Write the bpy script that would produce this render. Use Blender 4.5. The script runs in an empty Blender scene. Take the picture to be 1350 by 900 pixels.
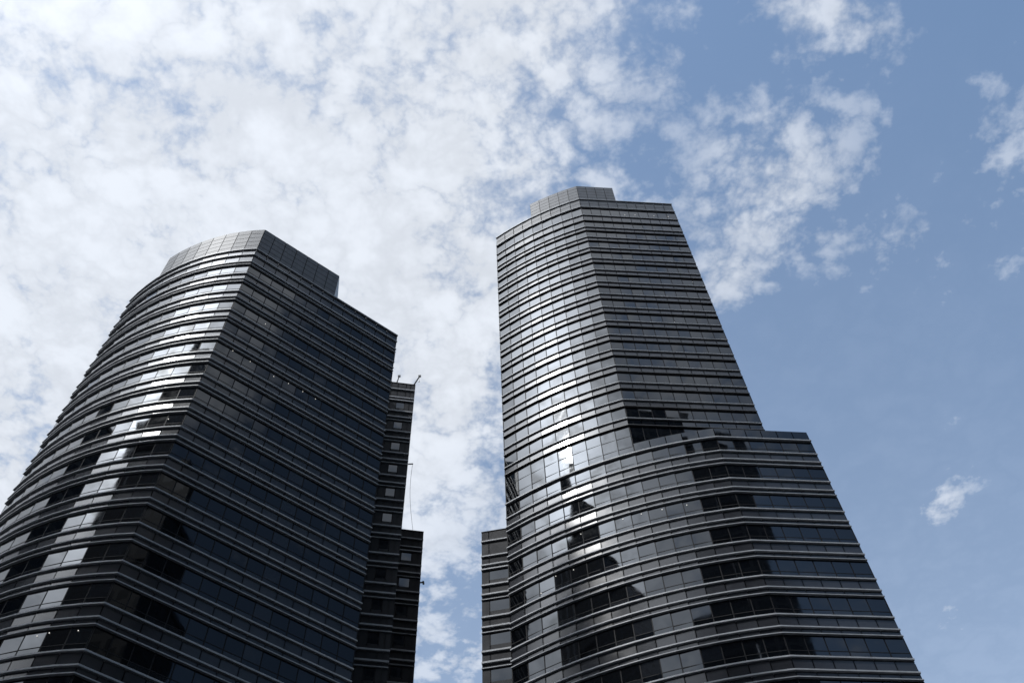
import bpy, math, random
from mathutils import Vector, Matrix
random.seed(7)
C = bpy.context.scene
COL = C.collection
H = 4.0            # storey height in metres
EYE = 1.6          # camera height

# ------------------------------------------------------------------ helpers
def tag(o, label=None, cat=None, group=None, kind=None):
    if label: o['label'] = label
    if cat: o['category'] = cat
    if group: o['group'] = group
    if kind: o['kind'] = kind
    return o

def empty(name, loc):
    o = bpy.data.objects.new(name, None)
    COL.objects.link(o)
    o.location = loc
    o.empty_display_size = 2
    return o

class MB:
    """collects faces for one mesh object"""
    def __init__(s): s.v = []; s.f = []; s.m = []
    def poly(s, pts, mi=0):
        n = len(s.v); s.v += [tuple(p) for p in pts]
        s.f.append(tuple(range(n, n + len(pts)))); s.m.append(mi)
    def prism(s, ring, z0, z1, mi=0, caps=True):
        n = len(ring)
        lo = [(p[0], p[1], z0) for p in ring]; hi = [(p[0], p[1], z1) for p in ring]
        b = len(s.v); s.v += lo + hi
        for i in range(n):
            j = (i + 1) % n
            s.f.append((b + i, b + j, b + n + j, b + n + i)); s.m.append(mi)
        if caps:
            s.f.append(tuple(b + n + i for i in range(n))); s.m.append(mi)
            s.f.append(tuple(b + i for i in reversed(range(n)))); s.m.append(mi)
    def box(s, c, ax, ay, az, mi=0):
        """box from centre and three half-axis vectors"""
        c = Vector(c); b = len(s.v)
        for k in (-1, 1):
            for j in (-1, 1):
                for i in (-1, 1):
                    s.v.append(tuple(c + ax * i + ay * j + az * k))
        for q in ((0, 2, 3, 1), (4, 5, 7, 6), (0, 1, 5, 4), (2, 6, 7, 3), (0, 4, 6, 2), (1, 3, 7, 5)):
            s.f.append(tuple(b + x for x in q)); s.m.append(mi)
    def sweep(s, line, prof, mi=0):
        """sweep a closed profile of (out, z) along a mitred plan polyline, ends capped"""
        offs = miter(line)
        b = len(s.v); n = len(prof)
        for p, o in zip(line, offs):
            for (u, z) in prof:
                s.v.append((p[0] + o[0] * u, p[1] + o[1] * u, z))
        for i in range(len(line) - 1):
            for k in range(n):
                l = (k + 1) % n
                s.f.append((b + i * n + k, b + (i + 1) * n + k, b + (i + 1) * n + l, b + i * n + l)); s.m.append(mi)
        s.f.append(tuple(b + k for k in range(n))); s.m.append(mi)
        e = b + (len(line) - 1) * n
        s.f.append(tuple(e + k for k in reversed(range(n)))); s.m.append(mi)
    def tube(s, pts, r, sides=8, mi=0):
        pts = [Vector(p) for p in pts]; b = len(s.v)
        for i, p in enumerate(pts):
            d = (pts[min(i + 1, len(pts) - 1)] - pts[max(i - 1, 0)]).normalized()
            u = d.cross(Vector((0.3, 0.9, 0.2))).normalized(); w = d.cross(u)
            rr = r[i] if isinstance(r, (list, tuple)) else r
            for k in range(sides):
                a = 2 * math.pi * k / sides
                s.v.append(tuple(p + (u * math.cos(a) + w * math.sin(a)) * rr))
        for i in range(len(pts) - 1):
            for k in range(sides):
                l = (k + 1) % sides
                s.f.append((b + i * sides + k, b + i * sides + l, b + (i + 1) * sides + l, b + (i + 1) * sides + k)); s.m.append(mi)
        s.f.append(tuple(b + k for k in reversed(range(sides)))); s.m.append(mi)
        e = b + (len(pts) - 1) * sides
        s.f.append(tuple(e + k for k in range(sides))); s.m.append(mi)
    def build(s, name, mats, parent=None):
        me = bpy.data.meshes.new(name)
        off = Vector(parent.matrix_world.translation) if parent else Vector((0, 0, 0))
        if parent:
            q = parent
            off = Vector((0, 0, 0))
            while q: off += Vector(q.location); q = q.parent
        me.from_pydata([(v[0] - off[0], v[1] - off[1], v[2] - off[2]) for v in s.v], [], s.f)
        if not isinstance(mats, (list, tuple)): mats = [mats]
        for m in mats: me.materials.append(m)
        if len(mats) > 1: me.polygons.foreach_set('material_index', s.m)
        me.update()
        o = bpy.data.objects.new(name, me)
        COL.objects.link(o)
        if parent: o.parent = parent
        return o

def outn(a, b):
    """outward plan normal of a facet walked left to right as seen from the street"""
    dx, dy = b[0] - a[0], b[1] - a[1]; l = math.hypot(dx, dy)
    return (dy / l, -dx / l)

def miter(line):
    r = []
    for i in range(len(line)):
        ns = []
        if i > 0: ns.append(outn(line[i - 1], line[i]))
        if i < len(line) - 1: ns.append(outn(line[i], line[i + 1]))
        if len(ns) == 1: r.append(ns[0]); continue
        sx, sy = ns[0][0] + ns[1][0], ns[0][1] + ns[1][1]
        d = 1 + ns[0][0] * ns[1][0] + ns[0][1] * ns[1][1]
        r.append((sx / d, sy / d))
    return r

def seg(a, b, n):
    return [(a[0] + (b[0] - a[0]) * i / n, a[1] + (b[1] - a[1]) * i / n) for i in range(n + 1)]

def arc(c, a, b, n):
    r0 = math.hypot(a[0] - c[0], a[1] - c[1]); r1 = math.hypot(b[0] - c[0], b[1] - c[1])
    t0 = math.atan2(a[1] - c[1], a[0] - c[0]); t1 = math.atan2(b[1] - c[1], b[0] - c[0])
    out = []
    for i in range(n + 1):
        f = i / n; r = r0 + (r1 - r0) * f; t = t0 + (t1 - t0) * f
        out.append((c[0] + r * math.cos(t), c[1] + r * math.sin(t)))
    return out

def inset_line(line, d):
    offs = miter(line)
    return [(p[0] - o[0] * d, p[1] - o[1] * d) for p, o in zip(line, offs)]

def S(p): return (p[0] * H, p[1] * H)

# ------------------------------------------------------------------ materials
def newmat(name):
    m = bpy.data.materials.new(name); m.use_nodes = True
    nt = m.node_tree; b = nt.nodes['Principled BSDF']
    return m, nt, b

def objcoord(nt):
    g = nt.nodes.new('ShaderNodeNewGeometry')
    return g

def noise(nt, vec, scale, detail=3, rough=0.5, dist=0.0):
    n = nt.nodes.new('ShaderNodeTexNoise')
    n.inputs['Scale'].default_value = scale; n.inputs['Detail'].default_value = detail
    n.inputs['Roughness'].default_value = rough; n.inputs['Distortion'].default_value = dist
    nt.links.new(vec, n.inputs['Vector'])
    return n

def ramp(nt, fac, stops):
    r = nt.nodes.new('ShaderNodeValToRGB')
    e = r.color_ramp.elements
    while len(e) < len(stops): e.new(0.5)
    for k, (p, c) in enumerate(stops):
        e[k].position = p; e[k].color = (*c, 1) if len(c) == 3 else c
    nt.links.new(fac, r.inputs['Fac'])
    return r

def glass_mat(name, base, ior, bump=0.0017):
    m, nt, b = newmat(name)
    g = objcoord(nt)
    b.inputs['Base Color'].default_value = (*base, 1)
    b.inputs['IOR'].default_value = ior
    b.inputs['Roughness'].default_value = 0.012
    b.inputs['Specular Tint'].default_value = (0.87, 0.93, 1.0, 1)
    n = noise(nt, g.outputs['Position'], 0.55, 2, 0.45)
    bp = nt.nodes.new('ShaderNodeBump'); bp.inputs['Strength'].default_value = 1.0
    bp.inputs['Distance'].default_value = bump
    nt.links.new(n.outputs['Fac'], bp.inputs['Height']); nt.links.new(bp.outputs['Normal'], b.inputs['Normal'])
    # a few panes have pale blinds half seen behind the tint
    bl = ramp(nt, g.outputs['Random Per Island'], [(0.78, base), (0.80, tuple(c * 3 for c in base)), (0.93, (0.010, 0.011, 0.013)), (1.0, (0.024, 0.025, 0.028))])
    nt.links.new(bl.outputs['Color'], b.inputs['Base Color'])
    # faint dust film
    d = noise(nt, g.outputs['Position'], 0.9, 5, 0.65)
    r = ramp(nt, d.outputs['Fac'], [(0.35, (0.010,) * 3), (0.75, (0.05,) * 3)])
    nt.links.new(r.outputs['Color'], b.inputs['Roughness'])
    return m

def stone_mat(name, dark, light, rough, ior=1.5):
    m, nt, b = newmat(name)
    g = objcoord(nt)
    n = noise(nt, g.outputs['Position'], 26, 4, 0.7)
    n2 = noise(nt, g.outputs['Position'], 0.35, 4, 0.6)
    mx = nt.nodes.new('ShaderNodeMix'); mx.data_type = 'FLOAT'; mx.inputs['Factor'].default_value = 0.45
    nt.links.new(n.outputs['Fac'], mx.inputs['A']); nt.links.new(n2.outputs['Fac'], mx.inputs['B'])
    add = nt.nodes.new('ShaderNodeMath'); add.operation = 'MULTIPLY_ADD'
    add.inputs[1].default_value = 0.35; 
    isl = g.outputs['Random Per Island']
    nt.links.new(isl, add.inputs[0]); nt.links.new(mx.outputs['Result'], add.inputs[2])
    r = ramp(nt, add.outputs[0], [(0.4, dark), (0.95, light)])
    nt.links.new(r.outputs['Color'], b.inputs['Base Color'])
    b.inputs['IOR'].default_value = ior
    rr = ramp(nt, n2.outputs['Fac'], [(0.3, (rough * 0.8,) * 3), (0.7, (rough * 1.25,) * 3)])
    nt.links.new(rr.outputs['Color'], b.inputs['Roughness'])
    return m

def metal_mat(name, col, rough, metallic=0.0, spec=0.5):
    m, nt, b = newmat(name)
    b.inputs['Specular IOR Level'].default_value = spec
    g = objcoord(nt)
    mp = nt.nodes.new('ShaderNodeMapping'); mp.inputs['Scale'].default_value = (1.2, 1.2, 0.25)
    nt.links.new(g.outputs['Position'], mp.inputs['Vector'])
    n = noise(nt, mp.outputs['Vector'], 1.1, 6, 0.65)
    d = tuple(c * 0.72 for c in col)
    r = ramp(nt, n.outputs['Fac'], [(0.32, d), (0.68, col)])
    nt.links.new(r.outputs['Color'], b.inputs['Base Color'])
    b.inputs['Metallic'].default_value = metallic
    b.inputs['Roughness'].default_value = rough
    return m

M = {}
M['glass'] = glass_mat('dark_reflective_glass', (0.002, 0.0025, 0.0035), 1.58)
M['stone'] = stone_mat('polished_grey_stone', (0.017, 0.018, 0.0215), (0.037, 0.039, 0.046), 0.15, 1.5)
M['wingstone'] = stone_mat('dull_dark_stone', (0.017, 0.018, 0.021), (0.036, 0.037, 0.042), 0.55, 1.2)
M['rail2'] = metal_mat('grey_aluminium', (0.12, 0.12, 0.125), 0.4)
M['rail'] = metal_mat('pale_aluminium', (0.305, 0.32, 0.345), 0.48)
M['screen'] = metal_mat('grey_metal_panel', (0.085, 0.094, 0.110), 0.5, 0.0, 0.2)
M['frame'] = metal_mat('dark_grey_metal', (0.010, 0.010, 0.012), 0.6, 0.0, 0.12)
M['core'] = metal_mat('blackened_backing', (0.003, 0.003, 0.0035), 0.9, 0.0, 0.05)
M['roofing'] = metal_mat('grey_roof_membrane', (0.18, 0.18, 0.18), 0.8)
M['steel'] = metal_mat('dark_painted_steel', (0.03, 0.03, 0.033), 0.45)
M['skylit_tone'] = metal_mat('sky_lit_panel_tone', (0.62, 0.64, 0.68), 0.5)  # pale colour stands in for sky light falling on the crown's end return

def lamp_mat():
    m, nt, b = newmat('warm_white_downlight')
    b.inputs['Base Color'].default_value = (0.8, 0.8, 0.8, 1)
    b.inputs['Emission Color'].default_value = (1.0, 0.95, 0.85, 1)
    b.inputs['Emission Strength'].default_value = 0.7
    return m
M['lamp'] = lamp_mat()

# ------------------------------------------------------------------ facade pieces
def facets(line): return [(line[i], line[i + 1]) for i in range(len(line) - 1)]

def pane_quad(mb, a, b, z0, z1, off, gap, yaw, pitch, gz=0.0):
    """a flat pane between plan points a, b, turned a fraction of a degree about its own centre"""
    n = outn(a, b); L = math.hypot(b[0] - a[0], b[1] - a[1])
    tx, ty = (b[0] - a[0]) / L, (b[1] - a[1]) / L
    w = L / 2 - gap; h = (z1 - z0) / 2 - gz
    cx, cy, cz = (a[0] + b[0]) / 2 + n[0] * off, (a[1] + b[1]) / 2 + n[1] * off, (z0 + z1) / 2
    T = Vector((tx, ty, 0)); N = Vector((n[0], n[1], 0)); Z = Vector((0, 0, 1))
    T2 = T * math.cos(yaw) + N * math.sin(yaw)
    N2 = N * math.cos(yaw) - T * math.sin(yaw)
    Z2 = Z * math.cos(pitch) + N2 * math.sin(pitch)
    c = Vector((cx, cy, cz))
    mb.poly([c - T2 * w - Z2 * h, c + T2 * w - Z2 * h, c + T2 * w + Z2 * h, c - T2 * w + Z2 * h])

# every pane column of a facade keeps the small twist it was glazed with; each pane adds its own
def glazing(parent, line, z0, z1, splits, yawbias=0.0, name='ribbon_window', mull=True, lamps=()):
    mb = MB(); fr = MB()
    rows = [z0 + (z1 - z0) * s for s in [0] + list(splits) + [1]]
    for i, (a, b) in enumerate(facets(line)):
        yw = math.radians(yawbias + random.gauss(0, 0.36)); pt = math.radians(random.gauss(0, 0.26))
        for k in range(len(rows) - 1):
            pane_quad(mb, a, b, rows[k], rows[k + 1], -0.04, 0.035, yw, pt + math.radians(random.gauss(0, 0.05)), 0.012)
    w = mb.build(name, M['glass'], parent)
    if mull:
        offs = miter(line)
        for i, p in enumerate(line):
            o = Vector((offs[i][0], offs[i][1], 0)).normalized(); t = Vector((-o[1], o[0], 0))
            c = Vector((p[0], p[1], (z0 + z1) / 2)) - o * 0.08
            fr.box(c, t * 0.045, o * 0.05, Vector((0, 0, (z1 - z0) / 2)))
        for z in (rows[1:-1] or [rows[-1] - 0.03]):
            fr.sweep(line, [(-0.12, z - 0.035), (-0.028, z - 0.035), (-0.028, z + 0.035), (-0.12, z + 0.035)])
        fr.build('window_frame', M['frame'], w)
    for (i, f, zf) in lamps:
        a, b = line[i], line[i + 1]; n = outn(a, b)
        x = a[0] + (b[0] - a[0]) * f + n[0] * 0.02; y = a[1] + (b[1] - a[1]) * f + n[1] * 0.02
        z = z0 + (z1 - z0) * zf
        t = Vector((b[0] - a[0], b[1] - a[1], 0)).normalized()
        lm = MB()
        ring = [Vector((x, y, z)) + t * 0.036 * math.cos(q * math.pi / 4) + Vector((0, 0, 1)) * 0.036 * math.sin(q * math.pi / 4) for q in range(8)]
        N = Vector((n[0], n[1], 0)) * 0.03
        lm.poly(ring); lm.poly([q - N for q in reversed(ring)])
        for q in range(8):
            r = (q + 1) % 8
            lm.poly([ring[q] - N, ring[r] - N, ring[r], ring[q]])
        lm.build('downlight', M['lamp'], w)
    return w

def panels(parent, line, z0, z1, name='spandrel', mat='stone', rows=1, yawbias=0.0, off=0.0, jit=0.12):
    mb = MB()
    for (a, b) in facets(line):
        yw = math.radians(yawbias + random.gauss(0, jit)); pt = math.radians(random.gauss(0, jit))
        for k in range(rows):
            pane_quad(mb, a, b, z0 + (z1 - z0) * k / rows, z0 + (z1 - z0) * (k + 1) / rows, off, 0.042, yw, pt, 0.04 if rows > 1 else 0)
    return mb.build(name, M[mat], parent)

def ledge(parent, line, ztop, h, proj, mat='rail'):
    mb = MB(); c = min(0.05, h * 0.3)
    mb.sweep(line, [(-0.08, ztop - h), (proj - 0.015, ztop - h), (proj, ztop - h + 0.015), (proj, ztop - c), (proj - c, ztop), (-0.08, ztop)])
    return mb.build('ledge', M[mat], parent)

def inset(ring_line, d):
    offs = miter(ring_line)
    return [(p[0] - o[0] * d, p[1] - o[1] * d) for p, o in zip(ring_line, offs)]

def office_floor(tower, lines, zA, zAnext, biases, lampmap=None, narrow=True):
    """one storey below sill rail A: rail A, spandrel, rail B, fascia, rail C, ribbon window down to the next rail A.
    lines: facade runs (curved run, flat run); the rails run round all of them"""
    h = zA - zAnext
    whole = lines[0] + (lines[1][1:] if len(lines) > 1 else [])
    zB = zA - 0.30 * h; zC = zA - 0.465 * h
    ledge(tower, whole, zA, 0.19, 0.17)
    for l, bi in zip(lines, biases): panels(tower, l, zB, zA - 0.19, yawbias=bi)
    ledge(tower, whole, zB, 0.18, 0.17)
    for l, bi in zip(lines, biases): panels(tower, l, zC, zB - 0.18, name='fascia', yawbias=bi)
    ledge(tower, whole, zC, 0.13, 0.16)
    for k, (l, bi) in enumerate(zip(lines, biases)):
        glazing(tower, l, zAnext, zC - 0.13, (0.28,), bi, lamps=(lampmap or {}).get(k, ()))

# ================================================================== LEFT TOWER
zL = lambda k: EYE + H * (24.1541 - k)
cL = S((-7.275, 17.84))
Lcorner, Lfold, Lright = S((-11.10, 13.56)), S((-7.0918, 12.1035)), S((-3.4101, 15.2446))
L_curve = arc(cL, Lcorner, Lfold, 11)
L_flat = seg(Lfold, Lright, 13)
Lt = empty('office_tower', (Lfold[0] - 4, Lfold[1] + 12, 0))
tag(Lt, 'black glass tower on the left with a stepped wing and a long curved side', 'tower', 'pair of curved glass office towers')
L_whole = inset_line(L_curve + L_flat[1:], 0.18)
L_curve, L_flat = L_whole[:12], L_whole[11:]
L_back = [S((-6.9, 19.6)), S((-10.6, 18.6))]
core = MB()
core.prism(inset(L_whole, 0.16) + L_back, 0.0, zL(-1.46), 0)
core.build('backing_wall', M['core'], Lt)
rf = MB(); rf.prism(inset(L_whole, 0.4) + L_back, zL(-1.455), zL(-1.44), 0)
rf.build('roof', M['roofing'], Lt)
# top of the tower: two panelled bands over the first windows
ledge(Lt, L_whole, zL(-1.48), 0.20, 0.18)
for l in (L_curve, L_flat): panels(Lt, l, zL(-1.13), zL(-1.48) - 0.20)
ledge(Lt, L_whole, zL(-1.13), 0.20, 0.18)
for l in (L_curve, L_flat): panels(Lt, l, zL(-0.70), zL(-1.13) - 0.20)
ledge(Lt, L_whole, zL(-0.70), 0.22, 0.18)
for l in (L_curve, L_flat): panels(Lt, l, zL(-0.535), zL(-0.70) - 0.22, name='fascia')
ledge(Lt, L_whole, zL(-0.535), 0.13, 0.16)
for l in (L_curve, L_flat): glazing(Lt, l, zL(0), zL(-0.535) - 0.13, (0.28,))
L_lamps = {12: {0: ((10, 0.35, 0.82), (9, 0.1, 0.84), (8, 0.6, 0.78))},
           3: {1: ((1, 0.2, 0.86), (2, 0.5, 0.8), (4, 0.3, 0.7), (5, 0.4, 0.8), (6, 0.5, 0.8), (7, 0.5, 0.8))},
           6: {0: ((10, 0.1, 0.6),)}, 1: {1: ((2, 0.6, 0.5),)}}
for k in range(0, 15):
    office_floor(Lt, (L_curve, L_flat), zL(k), zL(k + 1), (-0.4, 0.0), L_lamps.get(k))
ledge(Lt, L_whole, zL(15), 0.26, 0.19)
for l in (L_curve, L_flat): panels(Lt, l, 0.0, zL(15) - 0.26, name='base_cladding', rows=9)
def side_wall(tower, a, b, z0, z1, n, rows):
    panels(tower, seg(a, b, n), z0, z1, name='side_cladding', rows=rows, off=0.02)
side_wall(Lt, L_whole[-1], L_back[0], 0, zL(-1.48), 12, 40)
side_wall(Lt, L_back[1], L_whole[0], 0, zL(-1.48), 12, 40)
# crown screen set flush over the fold
def crown(tower, left, right, z0, z1, rows, retL, retR, matR):
    line = left + right[1:]
    panels(tower, left, z0, z1, name='crown_screen', mat='screen', rows=rows)
    panels(tower, right, z0, z1, name='crown_screen', mat='screen', rows=rows)
    b = MB(); ins = inset(line, 0.05)
    for (a, c) in facets(ins):
        n = outn(a, c)
        b.poly([(a[0], a[1], z0), (c[0], c[1], z0), (c[0], c[1], z1 - 0.01), (a[0], a[1], z1 - 0.01)])
        b.poly([(a[0] - n[0] * .12, a[1] - n[1] * .12, z0), (a[0] - n[0] * .12, a[1] - n[1] * .12, z1 - 0.01), (c[0] - n[0] * .12, c[1] - n[1] * .12, z1 - 0.01), (c[0] - n[0] * .12, c[1] - n[1] * .12, z0)])
        b.poly([(a[0], a[1], z1 - .01), (c[0], c[1], z1 - .01), (c[0] - n[0] * .12, c[1] - n[1] * .12, z1 - 0.01), (a[0] - n[0] * .12, a[1] - n[1] * .12, z1 - 0.01)])
    b.build('screen_backing', M['frame'], tower)
    for p, d, m in ((line[0], retL, 'screen'), (line[-1], retR, matR)):
        e = (p[0] + d[0], p[1] + d[1]); r = MB()
        dv = Vector((d[0], d[1], 0)); l = dv.length; t = dv / l; n = Vector((-t[1], t[0], 0))
        inward = Vector((line[len(line) // 2][0] - p[0], line[len(line) // 2][1] - p[1], 0))
        if n.dot(inward) < 0: n = -n
        cc = Vector((p[0], p[1], (z0 + z1) / 2)) + dv / 2 + n * 0.06
        r.box(cc, t * l / 2, n * 0.05, Vector((0, 0, (z1 - z0) / 2 - 0.012)))
        r.build('screen_return', M[m], tower)
crown(Lt, L_curve[3:], L_flat[:8], zL(-1.48) + 0.003, zL(-2.80), 5, (2.0, 5.5), (-0.9, 4.2), 'skylit_tone')

# stepped wing behind the left tower: two slabs set back one behind the other
def wing(tower, face, depth, k0, kroof, k1, zf, plan_cells, parapet_ks, win_cells, name):
    """face: plan points along the visible end; plan_cells: widths; win_cells: which cells are glazed"""
    a, b = face
    L = math.hypot(b[0] - a[0], b[1] - a[1])
    n = outn(a, b)
    line = [(a[0] + (b[0] - a[0]) * f, a[1] + (b[1] - a[1]) * f) for f in plan_cells]
    mb = MB()
    ins = inset(line, 0.12)
    mb.prism([ins[0], ins[-1], (ins[-1][0] + depth[1][0], ins[-1][1] + depth[1][1]), (ins[0][0] + depth[0][0], ins[0][1] + depth[0][1])], 0, zf(kroof) - 0.05)
    w = mb.build(name, M['wingstone'], tower)
    top = kroof
    for i, kk in enumerate(parapet_ks):
        panels(w, line, zf(kk), zf(top) - (0.0 if i == 0 else 0.22), name='spandrel', mat='wingstone')
        ledge(w, line, zf(kk), 0.22, 0.17); top = kk
    cap = MB(); cap.sweep(line, [(-0.3, zf(kroof)), (0.05, zf(kroof)), (0.05, zf(kroof) + 0.08), (-0.3, zf(kroof) + 0.08)])
    cap.build('coping', M['frame'], w)
    # first window band hangs under the last parapet rail; then regular storeys
    ztop = zf(top) - 0.22
    k = k0
    first = True
    while k <= k1:
        if not first:
            zA, zB, zC = zf(k - 1), zf(k - 1 + 0.30), zf(k - 1 + 0.465)
            panels(w, line, zB, zA - 0.24, name='spandrel', mat='wingstone')
            ledge(w, line, zB, 0.24, 0.18)
            panels(w, line, zC, zB - 0.24, name='fascia', mat='wingstone')
            ledge(w, line, zC, 0.13, 0.13)
            ztop = zC - 0.13
        z0 = zf(k); zsill = z0 + (ztop - z0) * 0.30
        for i in range(len(line) - 1):
            if i in win_cells:
                glazing(w, [line[i], line[i + 1]], zsill, ztop, (), 0.0, name='window')
                panels(w, [line[i], line[i + 1]], z0, zsill, name='spandrel', mat='wingstone')
        rest = [i for i in range(len(line) - 1) if i not in win_cells]
        run = []
        for i in rest + [None]:
            if run and (i is None or i != run[-1] + 1):
                panels(w, line[run[0]:run[-1] + 2], z0, ztop, name='pier', mat='wingstone'); run = []
            if i is not None: run.append(i)
        ledge(w, line, z0, 0.24, 0.18)
        first = False; k += 1
    panels(w, line, 0, zf(k1) - 0.24, name='base_cladding', mat='wingstone', rows=12)
    return w

W1a, W1b = S((-3.7775, 16.928)), S((-3.0696, 17.081))
ext = (W1a[0] - (W1b[0] - W1a[0]) * 0.6, W1a[1] - (W1b[1] - W1a[1]) * 0.6)
# cells along the face measured on the photo between the tower's edge and the wing's corner
cells1 = [0, .375, .375 + .625 * .27, .375 + .625 * .62, .375 + .625 * .81, 1]
wing(Lt, (ext, W1b), (S((-0.5, 3.0)), S((-0.66, 2.9))), 0, -1.46, 13, zL, cells1, (-1.14, -0.70, -0.55), (2,), 'stepped_wing')
W2a, W2b = S((-3.475, 19.272)), S((-2.8427, 19.419))
ext2 = (W2a[0] - (W2b[0] - W2a[0]) * 0.6, W2a[1] - (W2b[1] - W2a[1]) * 0.6)
cells2 = [0, .375, .375 + .625 * .10, .375 + .625 * .55, .375 + .625 * .8, 1]
wing(Lt, (ext2, W2b), (S((-0.5, 3.0)), S((-0.66, 2.9))), 4, 2.65, 14, zL, cells2, (2.96, 3.30, 3.46), (2,), 'stepped_wing')

# ================================================================== RIGHT TOWER
zR = lambda k: EYE + H * (18.1166 - k)
zU = lambda k: EYE + H * (32.14144 - 0.80717 * k)
cR = S((5.4598, 25.0477))
Rcorner, Rup, Rfold = S((-0.3957, 16.0502)), S((2.764, 14.656)), S((4.6869, 14.3262))
Rupright, Rright = S((6.178, 15.0636)), S((6.9579, 14.6041))
R_curveU = arc(cR, Rcorner, Rup, 9)
R_curveX = arc(cR, Rup, Rfold, 5)
R_flatU = seg(Rup, Rupright, 10)
R_flat = seg(Rfold, Rright, 6)
R_whole = inset_line(R_curveU + R_curveX[1:] + R_flat[1:], 0.18)
R_curve, R_flat, R_curveX = R_whole[:15], R_whole[14:], R_whole[9:15]
R_wholeU = inset_line(R_curveU + R_flatU[1:], 0.18)
R_curveU, R_flatU = R_wholeU[:10], R_wholeU[9:]
Rt = empty('office_tower', (Rfold[0] - 4, Rfold[1] + 12, 0))
tag(Rt, 'taller grey glass tower on the right, slim shaft rising from a wider block', 'tower', 'pair of curved glass office towers')
backU = [S((5.58, 20.0)), S((-0.30, 20.0))]
backR = [S((6.36, 19.7)), S((-0.30, 19.7))]
core = MB()
core.prism(inset(R_whole, 0.16) + backR, 0.0, zR(-0.80), 0)
core.build('backing_wall', M['core'], Rt)
core = MB()
core.prism(inset(R_wholeU, 0.17) + backU, zR(-0.80) + 0.01, zU(-1.93), 0)
core.build('backing_wall', M['core'], Rt)
rf = MB(); rf.prism(inset(R_wholeU, 0.4) + backU, zU(-1.925), zU(-1.91), 0)
rf.build('roof', M['roofing'], Rt)
YB = 1.0
side_wall(Rt, R_whole[-1], backR[0], 0, zR(-0.83), 12, 28)
side_wall(Rt, R_wholeU[-1], backU[0], zR(-0.70), zU(-1.94), 12, 26)
side_wall(Rt, backR[1], R_whole[0], 0, zU(-1.94), 9, 52)
# top: panelled parapet band, then a tall window band
ledge(Rt, R_wholeU, zU(-1.94), 0.16, 0.18)
for l, bi in ((R_curveU, YB), (R_flatU, 0)): panels(Rt, l, zU(-1.09), zU(-1.94) - 0.16, rows=2, yawbias=bi, mat='screen', name='parapet')
ledge(Rt, R_wholeU, zU(-1.09), 0.15, 0.18)
for l, bi in ((R_curveU, YB), (R_flatU, 0)): glazing(Rt, l, zU(-0.22), zU(-1.09) - 0.15, (), bi, lamps=() if l is R_curveU else ((4, 0.5, 0.35), (5, 0.6, 0.4), (7, 0.6, 0.4), (9, 0.1, 0.4)))
for k in range(0, 16):
    zA = zU(k if k else -0.22); zC = zU(k + 0.36); zN = zU(k + 1)
    ledge(Rt, R_wholeU, zA, 0.15, 0.16)
    for l, bi in ((R_curveU, YB), (R_flatU, 0)): panels(Rt, l, zC, zA - 0.15, yawbias=bi, mat='glass' if k == 15 and l is R_flatU else 'stone')
    ledge(Rt, R_wholeU, zC, 0.10, 0.16, 'rail2')
    if k < 15:
        for l, bi in ((R_curveU, YB), (R_flatU, 0)): glazing(Rt, l, zN, zC - 0.10, (), bi)
# tall double-height glazing at the foot of the upper shaft
zft = zU(15.36) - 0.10
glazing(Rt, R_curveU, zR(-0.52), zft, (0.24, 0.62), YB)
glazing(Rt, R_flatU, zR(-0.80) + 0.02, zft, (), 0)
crown(Rt, R_curveU[4:], R_flatU[:5], zU(-1.94) + 0.003, zU(-3.53), 5, (0.8, 5.0), (-0.7, 4.6), 'screen')
# parapet of the lower block (only beyond the shaft)
Xline = R_curveX + R_flat[1:]
panels(Rt, Xline, zR(-0.52), zR(-0.86), name='parapet', mat='glass')
pb = MB(); pb.sweep(Xline, [(-0.25, zR(-0.82)), (-0.015, zR(-0.82)), (-0.015, zR(-0.86) + 0.03), (-0.25, zR(-0.86) + 0.03)])
pb.build('coping', M['frame'], Rt)
ledge(Rt, R_whole, zR(-0.52), 0.20, 0.19)
for l, bi in ((R_curve, YB), (R_flat, 0)): glazing(Rt, l, zR(0), zR(-0.52) - 0.20, (0.28,), bi)
R_lamps = {1: {0: ((4, 0.9, 0.75), (7, 0.5, 0.8), (8, 0.6, 0.8), (9, 0.8, 0.75), (11, 0.2, 0.7))}, 2: {0: ((4, 0.2, 0.8), (2, 0.1, 0.25), (3, 0.1, 0.85))}, -9: {}}
for k in range(0, 8):
    office_floor(Rt, (R_curve, R_flat), zR(k), zR(k + 1), (YB, 0.0), R_lamps.get(k))
ledge(Rt, R_whole, zR(8), 0.26, 0.19)
for l in (R_curve, R_flat): panels(Rt, l, 0.0, zR(8) - 0.26, name='base_cladding', rows=10)
# low wing on the tower's left
RWa, RWb = S((-1.0503, 17.2412)), S((0.30, 17.05))
cellsR = [0, 0.14, 0.50, 0.75, 1]
wing(Rt, (RWa, RWb), (S((0.35, 2.9)), S((0.3, 2.9))), 1, -0.83, 8, zR, cellsR, (-0.50, 0.03, 0.33, 0.475), (1,), 'low_wing')

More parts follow.
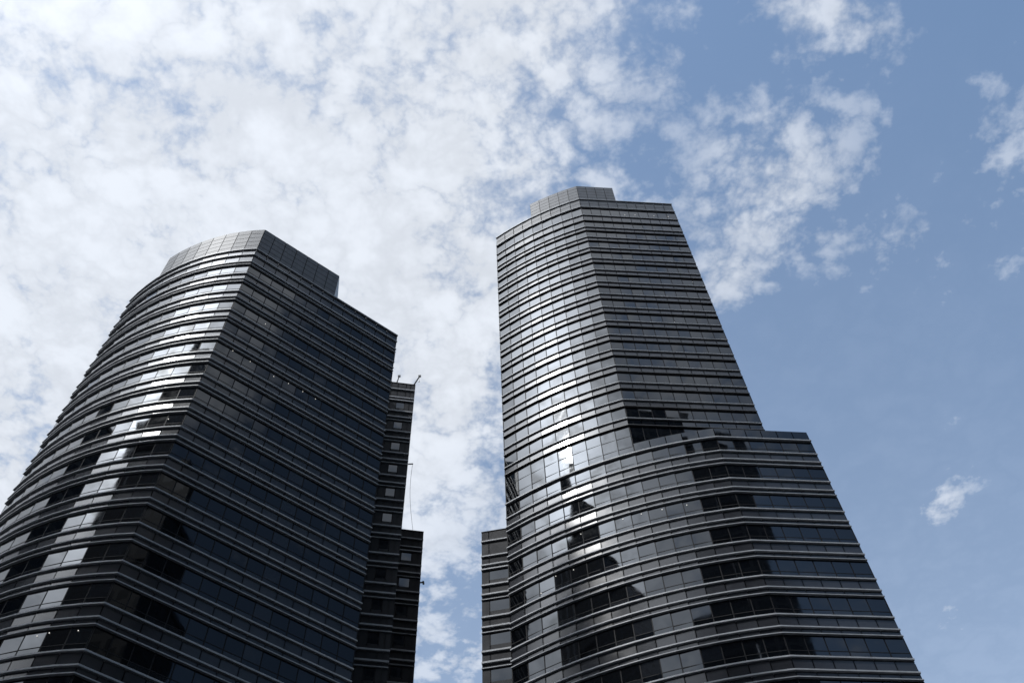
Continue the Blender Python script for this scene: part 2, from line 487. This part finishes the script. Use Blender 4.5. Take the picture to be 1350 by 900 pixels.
# ------------------------------------------------------------------ roof fittings
def davit(name, base, tip, r, label):
    e = empty(name, base); tag(e, label, 'davit')
    m = MB(); b = Vector(base); t = Vector(tip); d = t - b
    m.tube([b, b + d * 0.5, t], [r, r * 0.9, r * 0.75]); m.build('mast', M['steel'], e)
    hd = MB(); dn = d.normalized()
    hd.box(t + dn * 0.05, Vector((0.16, 0, 0)), Vector((0, 0.10, 0)), Vector((0, 0, 0.13)))
    hd.build('head_block', M['steel'], e)
    ft = MB(); ft.box(b + Vector((0, 0, 0.06)), Vector((0.22, 0, 0)), Vector((0, 0.22, 0)), Vector((0, 0, 0.06)))
    ft.build('base_plate', M['steel'], e)
    return e
rz = zL(-1.46) + 0.08
def onface(a, b, f, back):
    n = outn(a, b)
    return (a[0] + (b[0] - a[0]) * f - n[0] * back, a[1] + (b[1] - a[1]) * f - n[1] * back)
p = onface(ext, W1b, 0.47, 0.6); davit('roof_davit', (p[0], p[1], rz - 0.13), (p[0] + 0.35, p[1] - 0.1, rz + 2.1), 0.09, 'short dark davit arm on the wing roof close to the left tower\'s edge')
p = onface(ext, W1b, 0.90, 0.6); d2 = davit('roof_davit', (p[0], p[1], rz - 0.13), (p[0] + 1.0, p[1] - 0.6, rz + 1.7), 0.10, 'leaning dark davit arm at the outer corner of the wing roof beside the sky gap')
hk = MB(); q = Vector((p[0] + 1.0, p[1] - 0.6, rz + 1.7)); hk.tube([q, q + Vector((0, 0, -1.0))], 0.025, 6); hk.tube([q + Vector((0, 0, -1.0)), q + Vector((0, 0, -1.25))], 0.07, 6)
hk.build('hook_block', M['steel'], d2)

# loose cable from a bracket on the wing's side down to the lower wing roof
bk = (W1b[0] + 0.05, W1b[1] + 0.3, zL(2.35))
e = empty('hanging_cable', bk); tag(e, 'thin loose cable hanging from a small bracket down to the lower wing roof', 'cable')
m = MB(); m.box((bk[0] + 0.2, bk[1], bk[2]), Vector((0.28, 0, 0)), Vector((0, 0.05, 0)), Vector((0, 0, 0.05))); m.build('bracket', M['steel'], e)
end = Vector((W2a[0] + (W2b[0] - W2a[0]) * 0.52, W2a[1] + (W2b[1] - W2a[1]) * 0.52, zL(2.65)))
st = Vector((bk[0] + 0.42, bk[1], bk[2])); pts = []
for i in range(17):
    f = i / 16; v = st.lerp(end, f); v += Vector((-0.35, -0.15, 0)) * math.sin(math.pi * f) * (1 - 0.3 * f)
    pts.append(v)
m = MB(); m.tube(pts, 0.018, 6); m.build('cable', M['steel'], e)
fx = (W2b[0] + 0.12, W2b[1] + 0.05, zL(4.62))
e = empty('wall_camera', fx); tag(e, 'tiny dark fitting stuck out from the outer corner of the lowest wing step', 'fitting')
m = MB(); m.box((fx[0], fx[1], fx[2]), Vector((0.2, 0, 0)), Vector((0, 0.06, 0)), Vector((0, 0, 0.06))); m.build('arm', M['steel'], e)
m = MB(); m.tube([(fx[0] + 0.2, fx[1] - 0.15, fx[2] - 0.05), (fx[0] + 0.2, fx[1] + 0.25, fx[2] + 0.02)], 0.12, 10); m.build('housing', M['steel'], e)

# ------------------------------------------------------------------ neighbouring towers seen mirrored in the glass
def facade_mat(name, wall, glass, cw, ch, vert):
    m, nt, b = newmat(name)
    g = objcoord(nt)
    sx = nt.nodes.new('ShaderNodeSeparateXYZ'); nt.links.new(g.outputs['Position'], sx.inputs[0])
    def mth(op, a, bb):
        n = nt.nodes.new('ShaderNodeMath'); n.operation = op
        for i, v in enumerate((a, bb)):
            if v is None: continue
            if isinstance(v, (int, float)): n.inputs[i].default_value = v
            else: nt.links.new(v, n.inputs[i])
        return n.outputs[0]
    u = mth('ADD', sx.outputs[0], mth('MULTIPLY', sx.outputs[1], 0.83))
    fu = mth('FRACT', mth('DIVIDE', u, cw), None); fz = mth('FRACT', mth('DIVIDE', sx.outputs[2], ch), None)
    a = mth('GREATER_THAN', fu, vert[0]); c = mth('GREATER_THAN', fz, vert[1])
    k = mth('MULTIPLY', a, c)
    mx = nt.nodes.new('ShaderNodeMix'); mx.data_type = 'RGBA'
    mx.inputs['A'].default_value = (*wall, 1); mx.inputs['B'].default_value = (*glass, 1)
    nt.links.new(k, mx.inputs['Factor']); nt.links.new(mx.outputs['Result'], b.inputs['Base Color'])
    r = mth('SUBTRACT', 0.55, mth('MULTIPLY', k, 0.45)); nt.links.new(r, b.inputs['Roughness'])
    return m
FM1 = facade_mat('finned_dark_facade', (0.34, 0.34, 0.36), (0.008, 0.009, 0.012), 3.0, 3.8, (0.22, 0.0))
FM2 = facade_mat('banded_dark_facade', (0.05, 0.05, 0.055), (0.008, 0.009, 0.012), 1.6, 3.9, (0.06, 0.35))
FM3 = facade_mat('grid_dark_facade', (0.06, 0.06, 0.065), (0.006, 0.007, 0.01), 4.0, 3.7, (0.2, 0.3))

FM4 = facade_mat('black_clad_facade', (0.012, 0.012, 0.013), (0.004, 0.004, 0.005), 2.4, 3.8, (0.3, 0.4))
FM4.node_tree.nodes['Principled BSDF'].inputs['Specular IOR Level'].default_value = 0.1

def ringbox(cx, cy, w, d, ang):
    c, s = math.cos(ang), math.sin(ang)
    return [(cx + x * c - y * s, cy + x * s + y * c) for x, y in ((-w / 2, -d / 2), (w / 2, -d / 2), (w / 2, d / 2), (-w / 2, d / 2))]

def neighbour(cx, cy, ang, tiers, mat, label, spire=None):
    e = empty('office_block', (cx, cy, 0)); tag(e, label, 'office block', 'neighbouring blocks mirrored in the tower glass')
    z = 0
    for i, (w, d, top, ox, oy) in enumerate(tiers):
        m = MB(); m.prism(ringbox(cx + ox, cy + oy, w, d, ang), z + (0.0 if i == 0 else 0.01), top)
        m.build('storeys' if i == 0 else 'upper_storeys', mat, e)
        m = MB(); m.prism(ringbox(cx + ox, cy + oy, w + 0.5, d + 0.5, ang), top + 0.003, top + 1.2); m.build('parapet', M['frame'], e)
        z = top + 1.2
    if spire:
        ox, oy, h = spire
        m = MB(); m.tube([(cx + ox, cy + oy, z), (cx + ox, cy + oy, z + h * 0.45), (cx + ox, cy + oy, z + h)], [4.5, 2.2, 0.2], 10); m.build('spire', M['steel'], e)
    return e
neighbour(-118.5, -50, 0.0, [(24, 20, 228, 0, 0)], FM1,
          'pale finned dark block, mirrored as wavy stripes beside the bright streak on the right tower')
neighbour(-78, -50, 0.0, [(57, 24, 174, 0, 0), (41, 22, 194, -8, 0), (25.5, 20, 226, -15.2, 0)], FM3,
          'stepped dark block with a thin spire, mirrored below the bright streak on the right tower', (-22, 6, 48))
neighbour(-2, -62, 0.0, [(36, 18, 156, 0, 0), (23.5, 16, 178, 6.2, 0), (10.5, 15, 214, 12.7, 0)], FM2,
          'dark block climbing in steps, mirrored on the lower fold of the right tower')
neighbour(28.5, -62, 0.0, [(18.2, 16, 188, -3.1, 0), (12, 15.4, 212, 0, 0)], FM3,
          'slender dark slab tower, mirrored in the corner panes of the right tower\'s lower block')
neighbour(80, -62, 0.0, [(56, 22, 138, 6, 0), (35, 20, 236, -4, 0), (22, 18, 254, -11, 0)], FM3,
          'square dark block, mirrored on the left tower beside the fold of its flat side')
neighbour(-124, 24, math.radians(80), [(26, 30, 165, 0, 0)], FM2,
          'plain dark block, mirrored as black panes midway along the curve of the left tower')

neighbour(38, 1, 0.0, [(16, 10, 122, 0, 0), (8, 9.6, 137, -4, 0), (4, 9.2, 150, -6, 0)], FM4,
          'narrow dark block, mirrored as black panes low down on the left tower\'s front corner')
# ------------------------------------------------------------------ ground
def ground_mat():
    m, nt, b = newmat('paving')
    g = objcoord(nt)
    br = nt.nodes.new('ShaderNodeTexBrick'); br.inputs['Scale'].default_value = 1.0
    br.inputs['Brick Width'].default_value = 0.6; br.inputs['Row Height'].default_value = 0.6; br.inputs['Mortar Size'].default_value = 0.008
    br.inputs['Color1'].default_value = (0.075, 0.075, 0.077, 1); br.inputs['Color2'].default_value = (0.10, 0.10, 0.102, 1); br.inputs['Mortar'].default_value = (0.06, 0.06, 0.06, 1)
    nt.links.new(g.outputs['Position'], br.inputs['Vector'])
    n = noise(nt, g.outputs['Position'], 0.2, 6, 0.6)
    mx = nt.nodes.new('ShaderNodeMix'); mx.data_type = 'RGBA'; mx.blend_type = 'MULTIPLY'; mx.inputs['Factor'].default_value = 0.6
    nt.links.new(br.outputs['Color'], mx.inputs['A']); nt.links.new(n.outputs['Fac'], mx.inputs['B'])
    nt.links.new(mx.outputs['Result'], b.inputs['Base Color']); b.inputs['Roughness'].default_value = 0.85
    return m
m = MB(); m.poly([(-3000, -3000, 0), (3000, -3000, 0), (3000, 3000, 0), (-3000, 3000, 0)])
tag(m.build('ground', ground_mat()), kind='structure')
asph, nt, b = newmat('asphalt'); b.inputs['Base Color'].default_value = (0.05, 0.05, 0.052, 1); b.inputs['Roughness'].default_value = 0.9
m = MB(); m.prism([(-600, -26), (600, -26), (600, -10), (-600, -10)], 0.004, 0.008)
tag(m.build('road', asph), kind='structure')
m = MB(); m.prism([(-600, -9.8), (600, -9.8), (600, -9.5), (-600, -9.5)], 0.0, 0.13); tag(m.build('kerb', M['roofing']), kind='structure')

# ------------------------------------------------------------------ sky, clouds and sun
SUN_AZ, SUN_EL = math.radians(224.5), math.radians(52.0)
to_sun = Vector((math.sin(SUN_AZ) * math.cos(SUN_EL), math.cos(SUN_AZ) * math.cos(SUN_EL), math.sin(SUN_EL)))
W = bpy.data.worlds.new('World'); C.world = W; W.use_nodes = True
nt = W.node_tree; nt.nodes.clear()
def N(t): return nt.nodes.new(t)
def link(a, b): nt.links.new(a, b)
def math_(op, *args, clamp=False):
    n = N('ShaderNodeMath'); n.operation = op; n.use_clamp = clamp
    for i, v in enumerate(args):
        if isinstance(v, (int, float)): n.inputs[i].default_value = v
        else: link(v, n.inputs[i])
    return n.outputs[0]
def mapr(v, a, b, c, d, smooth=True):
    n = N('ShaderNodeMapRange'); n.interpolation_type = 'SMOOTHSTEP' if smooth else 'LINEAR'
    link(v, n.inputs['Value'])
    for i, q in zip(('From Min', 'From Max', 'To Min', 'To Max'), (a, b, c, d)): n.inputs[i].default_value = q
    return n.outputs[0]
out = N('ShaderNodeOutputWorld'); bg = N('ShaderNodeBackground'); link(bg.outputs[0], out.inputs[0])
SKY_STRENGTH = 0.15
EXPO = 0.42
CL_LO, CL_HI = 0.78, 0.94
THR0, THR1 = 0.60, 0.265
BLOBS = [(0.29, 0.44, 0.13, 0.17, 0.70), (0.25, 0.54, 0.08, 0.09, 0.66), (0.33, 0.25, 0.12, 0.10, 0.66), (0.56, 0.90, 0.06, 0.08, 0.63), (0.55, 0.43, 0.09, 0.13, 0.50), (0.46, 0.52, 0.06, 0.05, 0.6), (0.62, 1.12, 0.06, 0.06, 0.6), (0.47, -0.385, 0.085, 0.085, 1.0), (0.57, -0.465, 0.09, 0.09, 1.0), (0.36, -0.62, 0.10, 0.09, 0.85)]
bg.inputs['Strength'].default_value = SKY_STRENGTH
sky = N('ShaderNodeTexSky'); sky.sky_type = 'NISHITA'; sky.sun_disc = False
sky.sun_elevation = SUN_EL; sky.sun_rotation = SUN_AZ
sky.air_density = 1.0; sky.dust_density = 1.2; sky.ozone_density = 1.0
tc = N('ShaderNodeTexCoord'); D = tc.outputs['Generated']
sp = N('ShaderNodeSeparateXYZ'); link(D, sp.inputs[0])
zc = math_('MAXIMUM', sp.outputs[2], 0.08)
px = math_('DIVIDE', sp.outputs[0], zc); py = math_('DIVIDE', sp.outputs[1], zc)
cb = N('ShaderNodeCombineXYZ'); link(px, cb.inputs[0]); link(py, cb.inputs[1]); P = cb.outputs[0]
def wnoise(scale, detail, rough, dist=0.0, off=0.0):
    mp = N('ShaderNodeMapping'); mp.inputs['Location'].default_value = (off, off * 0.7, off * 1.3); link(P, mp.inputs['Vector'])
    n = N('ShaderNodeTexNoise'); n.inputs['Scale'].default_value = scale; n.inputs['Detail'].default_value = detail
    n.inputs['Roughness'].default_value = rough; n.inputs['Distortion'].default_value = dist
    link(mp.outputs[0], n.inputs['Vector']); return n.outputs['Fac']
def billow(scale, detail, rough, dist, off):
    """rounded puffs divided by thin creases"""
    v = math_('ABSOLUTE', math_('SUBTRACT', wnoise(scale, detail, rough, dist, off), 0.5))
    return math_('MINIMUM', math_('MULTIPLY', v, 5.5), 1.0)
n_big = wnoise(3.2, 3, 0.5, 0.3, 3.1)
n_mid = wnoise(6.5, 8, 0.57, 0.12, 0.4)
n_fine = wnoise(46.0, 7, 0.62, 0.1, 7.7)
b1 = billow(7.5, 2.5, 0.5, 0.12, 1.7)
b2 = billow(14.5, 4.0, 0.58, 0.12, 4.4)
b3 = billow(36.0, 5.0, 0.62, 0.1, 9.2)
# where the sheet of cloud lies: solid to the west, breaking up eastwards
edge = math_('ADD', px, math_('MULTIPLY', math_('SUBTRACT', n_big, 0.5), 0.35))
edge = math_('ADD', edge, math_('MULTIPLY', math_('MAXIMUM', math_('MULTIPLY', py, -1.0), 0.0), -0.45))
cov = mapr(edge, -0.02, 0.40, 1.0, 0.0, smooth=False)
cov = math_('MULTIPLY', cov, mapr(py, -0.9, 0.0, 0.74, 1.0))
cov = math_('MULTIPLY', cov, mapr(math_('ADD', py, math_('MULTIPLY', px, 1.2)), 0.45, 0.95, 1.0, 0.62))
def blob(x, y, sx, sy, a):
    dx = math_('DIVIDE', math_('SUBTRACT', px, x), sx); dy = math_('DIVIDE', math_('SUBTRACT', py, y), sy)
    r2 = math_('ADD', math_('MULTIPLY', dx, dx), math_('MULTIPLY', dy, dy))
    return math_('MULTIPLY', math_('POWER', 2.718, math_('MULTIPLY', r2, -1.0)), a)
for bl in BLOBS: cov = math_('MAXIMUM', cov, blob(*bl))
nn = math_('ADD', math_('ADD', math_('MULTIPLY', n_mid, 0.52), math_('MULTIPLY', n_fine, 0.22)), math_('ADD', math_('MULTIPLY', b1, 0.13), math_('ADD', math_('MULTIPLY', b2, 0.16), math_('MULTIPLY', b3, 0.06))))
thr = mapr(cov, 0.0, 1.0, THR0, THR1, smooth=False)
base = mapr(math_('SUBTRACT', nn, thr), -0.03, 0.20, 0.0, 1.0)
base = math_('MULTIPLY', base, mapr(cov, 0.3, 0.95, 0.36, 0.97))
sheet = mapr(cov, 0.4, 1.0, 0.0, 0.19)
dens = math_('SUBTRACT', 1.0, math_('MULTIPLY', math_('SUBTRACT', 1.0, base), math_('SUBTRACT', 1.0, sheet)))
veil = mapr(py, 0.2, 1.35, 0.01, 0.25, smooth=False)
dens = math_('MAXIMUM', dens, veil)
# sun-side brightening of cloud and haze
dp = N('ShaderNodeVectorMath'); dp.operation = 'DOT_PRODUCT'; link(D, dp.inputs[0]); dp.inputs[1].default_value = to_sun
cs = math_('MAXIMUM', dp.outputs['Value'], 0.0)
glow = math_('ADD', math_('MULTIPLY', math_('POWER', cs, 80.0), 11.0), math_('MULTIPLY', math_('POWER', cs, 12.0), 2.5))
lum = mapr(math_('ADD', math_('MULTIPLY', b2, 0.3), n_mid), 0.40, 0.85, CL_LO, CL_HI)
lum = math_('ADD', lum, math_('MULTIPLY', lum, glow))
lum = math_('DIVIDE', lum, SKY_STRENGTH * 2 ** EXPO)
cc = N('ShaderNodeCombineColor')
link(math_('MULTIPLY', lum, 0.935), cc.inputs[0]); link(math_('MULTIPLY', lum, 0.985), cc.inputs[1]); link(math_('MULTIPLY', lum, 1.065), cc.inputs[2])
# thin high veil greys the blue a little
hs = N('ShaderNodeHueSaturation'); hs.inputs['Saturation'].default_value = 0.98; hs.inputs['Value'].default_value = 1.0
link(sky.outputs[0], hs.inputs['Color'])
mx = N('ShaderNodeMix'); mx.data_type = 'RGBA'; link(math_('MULTIPLY', dens, 0.95), mx.inputs['Factor'])
tn = N('ShaderNodeMix'); tn.data_type = 'RGBA'; tn.blend_type = 'MULTIPLY'; tn.inputs['Factor'].default_value = 1.0

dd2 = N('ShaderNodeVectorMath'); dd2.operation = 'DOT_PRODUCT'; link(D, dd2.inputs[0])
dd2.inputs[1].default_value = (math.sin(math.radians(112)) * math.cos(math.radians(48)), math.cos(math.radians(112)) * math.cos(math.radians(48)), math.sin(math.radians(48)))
sky_dim = mapr(dd2.outputs['Value'], 0.90, 0.99, 1.0, 0.42)   # clear sky darkened out of view so the left tower's flat glass reflects darker
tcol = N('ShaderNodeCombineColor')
for q, f in enumerate((0.925, 1.01, 1.0)): link(math_('MULTIPLY', sky_dim, f), tcol.inputs[q])
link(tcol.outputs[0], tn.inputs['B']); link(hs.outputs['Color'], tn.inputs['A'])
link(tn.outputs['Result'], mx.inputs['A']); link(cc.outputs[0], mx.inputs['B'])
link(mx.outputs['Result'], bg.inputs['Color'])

sl = bpy.data.lights.new('sun', 'SUN'); sl.energy = 2.2; sl.angle = math.radians(0.9); sl.color = (1.0, 0.995, 0.98)
so = bpy.data.objects.new('sun', sl); COL.objects.link(so)
so.rotation_euler = to_sun.to_track_quat('Z', 'Y').to_euler(); so.location = to_sun * 400

# ------------------------------------------------------------------ camera
F, PIT, ROL = 1305.344, math.radians(58.5143), math.radians(3.21798)
R0 = Vector((1, 0, 0)); U0 = Vector((0, -math.sin(PIT), math.cos(PIT))); FW = Vector((0, math.cos(PIT), math.sin(PIT)))
Rr = R0 * math.cos(ROL) - U0 * math.sin(ROL); Ur = R0 * math.sin(ROL) + U0 * math.cos(ROL)
cam = bpy.data.cameras.new('camera'); co = bpy.data.objects.new('camera', cam); COL.objects.link(co)
mw = Matrix((Rr, Ur, -FW)).transposed().to_4x4(); mw.translation = Vector((0, 0, EYE)); co.matrix_world = mw
cam.sensor_width = 36; cam.sensor_fit = 'HORIZONTAL'; cam.lens = F / 1350 * 36
cam.clip_start = 0.1; cam.clip_end = 6000
C.camera = co
vs = C.view_settings; vs.view_transform = 'Standard'; vs.look = 'None'; vs.gamma = 1; vs.exposure = EXPO; vs.use_curve_mapping = False
C.render.engine = 'CYCLES'
C.cycles.max_bounces = 6; C.cycles.glossy_bounces = 4
